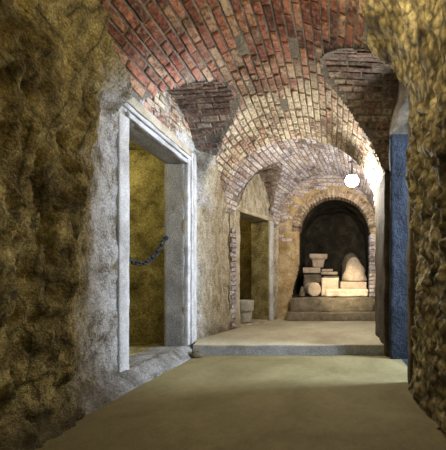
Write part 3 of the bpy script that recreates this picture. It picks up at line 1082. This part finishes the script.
boulder('rough_stone', 'small dark rough stone at the left edge of the alcove', (-0.73, 6.62, ZA), [(0.02, 0), (0.09, 0.004), (0.10, 0.06), (0.085, 0.14), (0.055, 0.2), (0.015, 0.225)], 5, M['brownstone'], 0.8, 1.1)
block('flat_stone', 'long bright white slab lying along the front of the alcove', 'stone', (0.25, 6.50, ZA), (0.92, 0.26, 0.165), -0.03, M['marble'], 37, 0.016, 0.03)
block('flat_stone', 'long pale slab lying behind the front slab, below the boulder', 'stone', (0.42, 6.92, ZA), (0.60, 0.40, 0.325), 0.0, M['limestone'], 38, 0.012, 0.025)
boulder('boulder', 'large bell shaped pale boulder at the right of the alcove', (0.455, 6.94, ZA + 0.336), [(0.05, 0), (0.27, 0.003), (0.288, 0.05), (0.275, 0.14), (0.24, 0.25), (0.185, 0.36), (0.145, 0.44), (0.10, 0.51), (0.05, 0.545), (0.01, 0.55)], 12, M['limestone'], 1.0, 0.62, 0.1, 0.035, 4)
boulder('dark_boulder', 'dark rounded boulder in the shade behind the bell shaped one', (0.42, 7.72, ZA), [(0.05, 0), (0.24, 0.004), (0.27, 0.3), (0.26, 0.6), (0.21, 0.85), (0.15, 0.98), (0.06, 1.05), (0.01, 1.06)], 14, M['brownstone'], 1.0, 0.8, 0.3, 0.04, 3)

# stone tub in the farther doorway
tub = [(0.125, 0.0), (0.135, 0.005), (0.14, 0.03), (0.15, 0.10), (0.158, 0.17), (0.162, 0.205), (0.178, 0.215), (0.184, 0.23), (0.186, 0.29), (0.192, 0.37), (0.195, 0.40), (0.188, 0.41), (0.165, 0.408), (0.155, 0.38), (0.145, 0.30), (0.10, 0.27), (0.03, 0.265)]
o = obj_bm('stone_tub', lathe(tub, 44, 0.25, 0.006, 9, 6), M['greystone'])
o.location = (-1.715, 5.62, UP + 0.034); o.rotation_euler = (0, 0, 0.3)
tag(o, 'grey tapered stone tub standing inside the farther left doorway', 'tub')
# loose stone beside the step
boulder('loose_stone', 'small dark loose stone at the left end of the cement step', (-1.70, 3.70, 0.004), [(0.02, 0), (0.07, 0.004), (0.075, 0.04), (0.055, 0.085), (0.012, 0.105)], 21, M['dark_stone'], 1.0, 0.8, 0.4, 0.014, 9)

# ------------------------------------------------------------------ lamp
LP = Vector((0.26, 4.60, 2.47))
lamp = empty('vault_lamp', LP)
tag(lamp, 'bright round lamp fixed to the vault above right of the alcove', 'lamp')
bm = bmesh.new()
bmesh.ops.create_uvsphere(bm, u_segments=24, v_segments=14, radius=0.105)
bmesh.ops.scale(bm, vec=(1, 1, 0.85), verts=bm.verts)
obj_bm('lamp_glass', bm, M['lamp_glass'], lamp)
o = obj_bm('lamp_base', lathe([(0.05, 0.065), (0.085, 0.066), (0.09, 0.07), (0.085, 0.09), (0.05, 0.10), (0.014, 0.115), (0.012, 0.2), (0.012, 0.28), (0.04, 0.285), (0.04, 0.30)], 24, 0, 0.0), M['lamp_body'], lamp)

# ------------------------------------------------------------------ lights
def point(name, loc, power, col, r=0.08):
    l = bpy.data.lights.new(name, 'POINT')
    l.energy = power; l.color = col; l.shadow_soft_size = r
    o = bpy.data.objects.new(name, l); o.location = loc
    return link(o)
def area(name, loc, target, power, col, sx, sy):
    l = bpy.data.lights.new(name, 'AREA')
    l.energy = power; l.color = col; l.shape = 'RECTANGLE'; l.size = sx; l.size_y = sy
    o = bpy.data.objects.new(name, l); o.location = loc
    o.rotation_euler = (Vector(target) - Vector(loc)).to_track_quat('-Z', 'Y').to_euler()
    return link(o)
point('vault_lamp_light', LP + Vector((0, 0, -0.16)), 145, (1.0, 0.95, 0.89), 0.06)
def spot(name, loc, target, power, col, deg, blend, r=0.05):
    l = bpy.data.lights.new(name, 'SPOT')
    l.energy = power; l.color = col; l.spot_size = math.radians(deg); l.spot_blend = blend; l.shadow_soft_size = r
    o = bpy.data.objects.new(name, l); o.location = loc
    o.rotation_euler = (Vector(target) - Vector(loc)).to_track_quat('-Z', 'Y').to_euler()
    return link(o)
spot('added_stone_spot', LP + Vector((0, 0.05, -0.16)), (0.2, 6.6, 0.66), 380, (1.0, 0.84, 0.58), 36, 0.8)  # extra warm spot added at the lamp to brighten the alcove stones
point('front_lamp_light', (-0.05, 1.65, 2.80), 36, (1.0, 0.83, 0.48), 0.12)
area('side_passage_daylight', (3.3, 2.95, 2.25), (-1.9, 3.5, 1.9), 560, (0.66, 0.79, 1.0), 0.7, 0.7)
point('left_chamber_lamp_light', (-3.2, 3.3, 2.55), 30, (1.0, 0.90, 0.48), 0.1)
point('far_chamber_lamp_light', (-2.2, 5.75, 2.3), 7, (1.0, 0.78, 0.36), 0.1)

w = bpy.data.worlds.new('World')
S.world = w
w.use_nodes = True
w.node_tree.nodes['Background'].inputs[0].default_value = (0.02, 0.018, 0.015, 1)

# ------------------------------------------------------------------ camera
cam = bpy.data.cameras.new('camera')
cam.sensor_fit = 'HORIZONTAL'
cam.sensor_width = 36
cam.lens = 36 * F / 446
cam.shift_x = -112 / 446
cam.shift_y = 55 / 446
cam.clip_start = 0.05
co = bpy.data.objects.new('camera', cam)
co.location = (0, 0, H)
co.rotation_euler = (PI / 2, 0, 0)
link(co)
S.camera = co
S.view_settings.view_transform = 'Standard'
S.view_settings.look = 'None'
S.view_settings.gamma = 1
S.view_settings.use_curve_mapping = False
S.view_settings.exposure = 0.0
